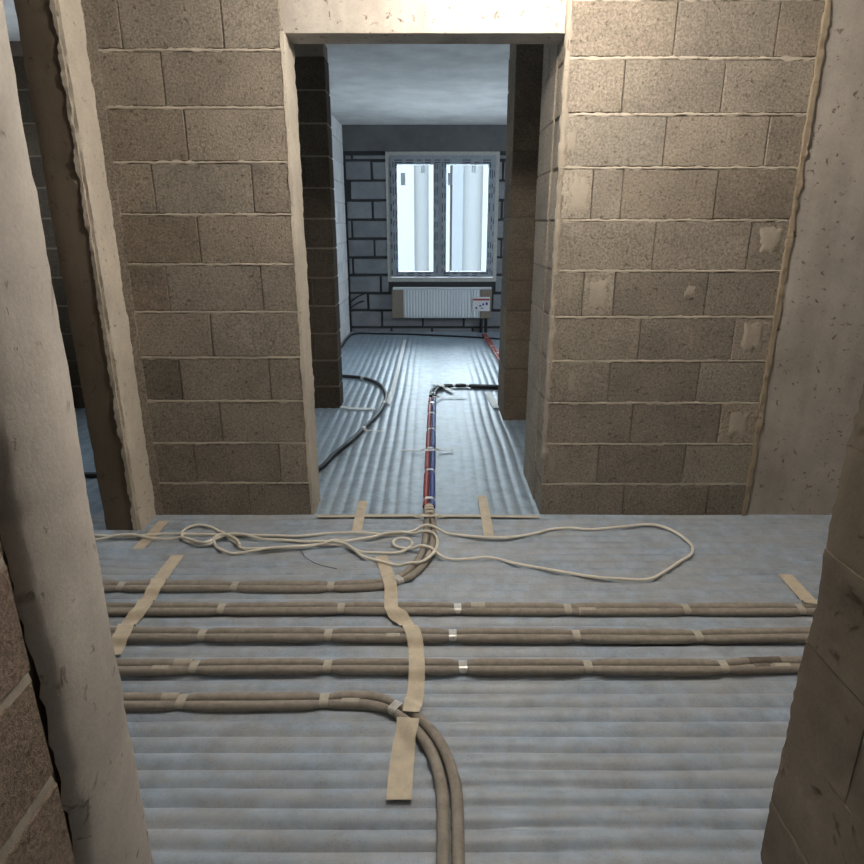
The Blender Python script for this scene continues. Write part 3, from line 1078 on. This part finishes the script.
# ------------------------------------------------------------------ tape on the floor
def tape(label, px, width, mat=TAPE, name='masking_tape_strip', cat='tape', group=None, z=0.010, lift=0.0015):
    path = []
    for (ax, ay), (bx, by) in zip(px, px[1:]):
        m = max(2, int((F(bx, by) - F(ax, ay)).length / 0.008))
        for i in range(m + 1):
            if i == m and (bx, by) != px[-1]:
                continue
            u, v = ax + (bx - ax) * i / m, ay + (by - ay) * i / m
            q = F(u, v, z)
            for _ in range(6):
                q = F(u, v, (q.z + hmap(q.x, q.y)) / 2)
            path.append(Vector((q.x, q.y, z)))
    keep = [path[0]]
    for q in path[1:]:
        if (q - keep[-1]).length > 0.005:
            keep.append(q)
    path = keep
    for _ in range(4):
        path = [path[0]] + [(a + b * 2 + c) / 4 for a, b, c in zip(path, path[1:], path[2:])] + [path[-1]]
    V, Fc = [], []
    n = len(path)
    base = Vector((path[0].x, path[0].y, 0))
    for i, p in enumerate(path):
        t = (path[min(i + 6, n - 1)] - path[max(i - 6, 0)])
        t.z = 0
        t.normalize()
        s = Vector((t.y, -t.x, 0))
        w = width / 2 * (1 + 0.05 * noise.noise(p * 15))
        for k in range(5):
            q = p + s * (w * (k / 2 - 1))
            V.append(Vector((q.x, q.y, hmap(q.x, q.y) + lift + 0.0008 * noise.noise(q * 40))) - base)
    nv = len(V)
    V += [v - Vector((0, 0, 0.0006)) for v in V]
    for i in range(n - 1):
        for k in range(4):
            a = i * 5 + k
            Fc.append((a, a + 1, a + 6, a + 5))
            Fc.append((nv + a, nv + a + 5, nv + a + 6, nv + a + 1))
        Fc.append((i * 5, i * 5 + 5, nv + i * 5 + 5, nv + i * 5))
        Fc.append((i * 5 + 4, nv + i * 5 + 4, nv + i * 5 + 9, i * 5 + 9))
    o = from_py(name, V, Fc, mat, None, base, smooth=True)
    return tag(o, label, cat, group)


tape('cream tape strip crossing the pipes beside the left plaster post', [(178, 555.5), (166, 571), (155, 587), (146, 603), (130, 622), (122, 634), (113, 655)], 0.055)
tape('long kinked cream tape strip crossing the middle of the pipe rows', [(381, 556), (386, 570), (391, 586), (391, 608), (413, 631), (416, 645), (417, 668), (416, 692), (411, 712)], 0.050)
tape('cream tape strip under the bend of the pipe pair nearest the camera', [(408, 718), (404, 745), (401, 770), (399, 800)], 0.062)
tape('cream tape strip across the threshold, left of the pipes', [(356.5, 531), (360, 516), (363, 501)], 0.046)
tape('cream tape strip across the threshold, right of the pipes', [(489, 536), (486, 517), (482, 496)], 0.046)
tape('slanting cream tape strip beside the right jamb', [(785, 574.5), (797, 588), (812, 604)], 0.055)
tape('short cream tape strip at the foot of the concrete column', [(138, 549), (150, 537), (164, 521)], 0.05)
tape('thin cream tape line along the threshold of the opening', [(317, 516.5), (375, 516), (430, 515.8), (490, 516.2), (540, 517)], 0.022, lift=0.0012)
tape('long white tape along the sheet joint towards the window', [(388, 404), (391, 396), (398, 370), (402, 353), (405, 340)], 0.035, WHITE_TAPE, 'white_tape_strip')
tape('short white tape piece lying loose by the pipe bend', [(433, 382.5), (443, 387), (453, 392)], 0.05, WHITE_TAPE, 'white_tape_strip', lift=0.004)
tape('thin white tape line right of the pipe bend', [(434, 397.2), (450, 397), (466, 397)], 0.03, WHITE_TAPE, 'white_tape_strip')
tape('thin white tape line across the red and blue pipes', [(400, 450.5), (424, 450.5), (438, 450.2), (453, 449)], 0.022, WHITE_TAPE, 'white_tape_strip')
tape('white tape line from the dark wall end to the black hose', [(341, 406.5), (352, 408.5), (376, 409)], 0.05, WHITE_TAPE, 'white_tape_strip')
tape('short white tape piece holding the black hose', [(364, 430), (384, 431.5)], 0.02, WHITE_TAPE, 'white_tape_strip')
tape('crumpled white tape piece at the foot of the right pier', [(488, 392), (492, 400), (496, 408)], 0.05, WHITE_TAPE, 'white_tape_strip')

# ------------------------------------------------------------------ cable
def cable(label, px, r=0.0062):
    pts = [F(x, y, 0.02) for x, y in px]
    path = catmull(pts, 0.012)
    out = []
    for i, p in enumerate(path):
        z = hmap(p.x, p.y) + r
        # strands riding over earlier strands of the same cable
        up = 0.0
        for j in range(0, i - 14):
            q = path[j]
            d = (q.x - p.x) ** 2 + (q.y - p.y) ** 2
            if d < 0.0004:
                up = max(up, 1.9 * r * (1 - d / 0.0004))
        out.append(Vector((p.x, p.y, z + up)))
    # ease the heights
    for _ in range(3):
        out = [out[0]] + [Vector((b.x, b.y, max(b.z * 0.5 + (a.z + c.z) * 0.25, 0))) for a, b, c in zip(out, out[1:], out[2:])] + [out[-1]]
    PAIRS.append((out, r, 0.0165 + 2 * r))
    o = tube('extension_cable', out, r, CABLE, None, 8)
    return tag(o, label, 'cable')


cable('cream cable with a long loop reaching right across the blue floor',
      [(60, 536), (97, 536), (125, 537.5), (160, 534.5), (205, 535), (240, 535.5), (270, 536), (300, 536.5), (330, 533.8), (363, 533.2), (390, 535.5), (407, 533), (425, 530), (442, 533.5), (480, 537.5), (505, 538), (530, 535), (550, 530), (570, 528.5), (590, 530), (620, 527.5), (650, 525), (670, 530), (687, 541), (692.5, 549), (690, 556), (680, 562), (665, 572), (648, 580), (620, 579.5), (590, 577), (560, 572), (520, 565), (490, 558), (470, 559.5), (452, 560), (440, 557), (425, 551.5), (410, 549.5), (397, 547.5), (393, 543), (398, 539), (408, 539.5), (412, 544), (408, 550), (395, 553.5), (375, 553.2), (362, 552.5), (352, 549), (340, 545.5), (320, 545.5), (290, 547), (265, 549), (243, 549), (238, 545), (231, 540), (222, 534), (212, 528), (200, 525.5), (188, 528), (182, 535), (185, 541), (195, 544), (207, 545), (214, 543)])
cable('cream cable knotted into small loops in front of the left block wall',
      [(60, 541), (97, 540), (130, 537.5), (160, 539.5), (182, 540), (203, 545.5), (216, 541), (226, 537), (245, 537), (262, 539.5), (290, 541), (310, 543), (325, 544.2), (342, 545.8), (352, 550.5), (363, 557), (385, 563), (405, 567.5), (420, 568), (430, 562), (436, 553), (437, 544), (432, 538), (420, 535.5), (400, 535), (370, 538), (345, 542), (325, 546.5), (300, 548.5), (275, 550), (255, 552), (240, 553.5), (231, 554), (222, 550.5), (215, 546), (215, 541), (221, 538), (230, 539), (237, 543), (240, 548)])
wire = tube('thin_wire', [p + Vector((0, 0, 0.0125)) for p in catmull([F(301, 553, .006), F(306, 560, .006), F(318, 567, .006), F(337, 571.5, .006)], 0.02)], 0.0014, BLACK, None, 6)
tag(wire, 'short thin dark wire end on the floor below the cream cable', 'wire')

# ------------------------------------------------------------------ the jambs the camera looks out between
XJL, XJR = -0.602, 0.72


def zn(k):
    return 0.0 if k == 0 else 0.083 + 0.2 * (k - 1)


wall_nl = box('wall_near_left', -3.2, XJL - 0.03, 0.70, 0.98, 0, CEIL, MORTAR_CORE)
tag(wall_nl, 'near wall on the left with a pale plastered post on its end', 'wall', kind='structure')


def plaster_post():
    """hand-trowelled plaster over the wall end; bulging, with a ragged rim on the side of the blocks"""
    V, Fc = [], []
    prof = []
    # going round: from the ragged rim on the reveal to the far corner and on to the far face
    y0, y1 = 0.835, 1.05
    for t in (0, .04, .10, .2, .3, .4, .5, .6, .7, .8, .88, .94, .98, 1.0):
        y = y0 + (y1 - y0) * t
        bul = 0.014 * math.sin(math.pi * min(1, t * 1.05)) - (0.012 if t > .97 else 0.005 if t > .92 else 0) - (0.02 if t == 0 else 0.004 if t < .05 else 0)
        prof.append((XJL + bul, y))
    for x in (XJL - 0.03, XJL - 0.07, XJL - 0.12, XJL - 0.2):
        prof.append((x, y1 + 0.004))
    nz = 110
    for k in range(nz + 1):
        z = CEIL * k / nz
        lean = 0.008 * (z - 0.7)
        for i, (x, y) in enumerate(prof):
            p = Vector((x, y, z))
            nx = 0.006 * fbm(p, 3.0) + 0.0025 * noise.noise(p * 30)
            ny = 0.0
            if i < 3:
                ny = 0.028 * noise.noise(Vector((0, 0, z * 7))) + 0.018 * noise.noise(Vector((3, 0, z * 23)))
            if i > 9:
                ny = 0.004 * noise.noise(Vector((1, 2, z * 9)))
            V.append((x + nx + lean, y + ny, z))
    m = len(prof)
    for k in range(nz):
        for i in range(m - 1):
            a = k * m + i
            Fc.append((a, a + 1, a + m + 1, a + m))
    o = from_py('plaster_post', V, Fc, PLASTER, wall_nl, smooth=True)
    return o


plaster_post()
for k in range(NC):
    xs = [-0.10, 0.28, 0.67, 0.825] if k % 2 else [-0.10, 0.12, 0.46, 0.825]
    for a, b in zip(xs, xs[1:]):
        t = (1.05, 0.92, 0.88) if (k + int(a * 10)) % 3 else (0.95, .85, .8)
        box('block', XJL - 0.19, XJL - 0.008 - random.uniform(0, .004), a + 0.004, b - 0.004, zn(k) + .006, min(zn(k + 1), CEIL) - .006, BLOCK, wall_nl, bev=0.006, jit=0.002, color=t)
    if k:
        z = zn(k)
        rough_box('mortar_joint', XJL - 0.04, XJL - 0.013, -0.10, 0.815, z - 0.010, z + 0.010, MORTAR, wall_nl, step=0.0125, amp=0.003, freq=18, fine=0.003, color=tint(.9))
box('mortar_core', XJL - 0.18, XJL - 0.02, -0.10, 0.80, 0, CEIL, MORTAR_GREY, wall_nl)
wall_nl.color = (1, 1, 1, 1)

wall_nr = box('wall_near_right', XJR + 0.03, 3.2, 0.70, 0.98, 0, CEIL, MORTAR_CORE)
tag(wall_nr, 'near wall on the right, its rough brown jamb in the foreground', 'wall', kind='structure')
for k in range(NC):
    z0, z1 = zrow(k), min(zrow(k + 1), CEIL)
    xs = [-0.1, 0.30, 0.69, 1.05] if k % 2 else [-0.1, 0.46, 0.86, 1.05]
    for a, b in zip(xs, xs[1:]):
        x = XJR + random.uniform(-.002, .002)
        o = rough_box('block', x, XJR + 0.19, a + 0.0008, b - 0.0008, z0 + .0012, z1 - .0012, CEMENT, wall_nr, step=0.015, amp=0.005, freq=7, fine=0.0025, color=tint(random.uniform(.96, 1.04), random.uniform(0, .02)), edge=0.002)
box('mortar_core', XJR + 0.0015, XJR + 0.18, -0.10, 1.038, 0, CEIL, CEMENT, wall_nr)

# ------------------------------------------------------------------ rest of the shell
ceil = box('ceiling', -3.4, 3.4, -2.6, YF + 0.3, CEIL, CEIL + 0.2, CEILING)
tag(ceil, 'pale concrete ceiling slab, seen over the window room', 'ceiling', kind='structure')
for nm, a, lb in (('wall_right', (3.2, 3.4, -2.6, 4.78), 'block wall closing the hall on the right'), ('wall_back', (-3.2, 3.2, -2.6, -2.4), 'block wall behind the camera')):
    w = box(nm, *a, 0, CEIL, CONCRETE)
    tag(w, lb, 'wall', kind='structure')
bm = bmesh.new()
WL = (3.45, 4.15, 1.25, 1.80)         # small unseen opening, added to light the left end of the passage
for (a, b, c, d) in ((-2.6, WL[0], 0, CEIL), (WL[1], 4.88, 0, CEIL), (WL[0], WL[1], 0, WL[2]), (WL[0], WL[1], WL[3], CEIL)):
    r = bmesh.ops.create_cube(bm, size=1.0)
    for v in r['verts']:
        v.co = Vector((-3.3 + v.co.x * 0.2, (a + b) / 2 + v.co.y * (b - a), (c + d) / 2 + v.co.z * (d - c)))
w = from_bm('wall_left', bm, CONCRETE)
tag(w, 'concrete wall closing the hall and passage on the left', 'wall', kind='structure')
portal('added_passage_portal', (-3.28, (WL[0] + WL[1]) / 2, (WL[2] + WL[3]) / 2), (0, math.radians(-90), 0), WL[3] - WL[2], WL[1] - WL[0])
nl = box('trim_2', XJL - 0.05, XJR + 0.05, 0.72, 0.96, 2.08, CEIL, CONCRETE)
tag(nl, 'concrete lintel over the near doorway', 'lintel', kind='structure')

# ------------------------------------------------------------------ lamp in the hall
lamp = empty('hanging_bulb', LAMP_POS)
tag(lamp, 'bare lit bulb hanging on a short cord from the hall ceiling', 'lamp')
bm = bmesh.new()
bmesh.ops.create_uvsphere(bm, u_segments=20, v_segments=12, radius=0.055)
for v in bm.verts:
    if v.co.z > 0.02:
        v.co.x *= 1 - (v.co.z - 0.02) * 14
        v.co.y *= 1 - (v.co.z - 0.02) * 14
        v.co.z += (v.co.z - 0.02) * 0.8
from_bm('bulb_glass', bm, BULB, lamp, LAMP_POS, smooth=True)
L = Vector(LAMP_POS)
tube('socket', [L + Vector((0, 0, .06)), L + Vector((0, 0, .09)), L + Vector((0, 0, .12))], 0.02, BLACK, lamp, 12)
tube('cord', [L + Vector((0, 0, .11)), L + Vector((0, 0, .15)), Vector((L.x, L.y, CEIL))], 0.004, BLACK, lamp, 8)

for i, pts in enumerate((((345, 312), (350, 303), (358, 296.5), (367, 293)), ((345, 316), (351, 308), (358, 303), (364, 301)))):
    w = tube('thin_wire', catmull([WY(x, y, YF - 0.02) for x, y in pts], 0.03), 0.008, BLACK, None, 6)
    tag(w, ('upper', 'lower')[i] + ' dark wire curling out of the far left corner of the window room', 'wire')
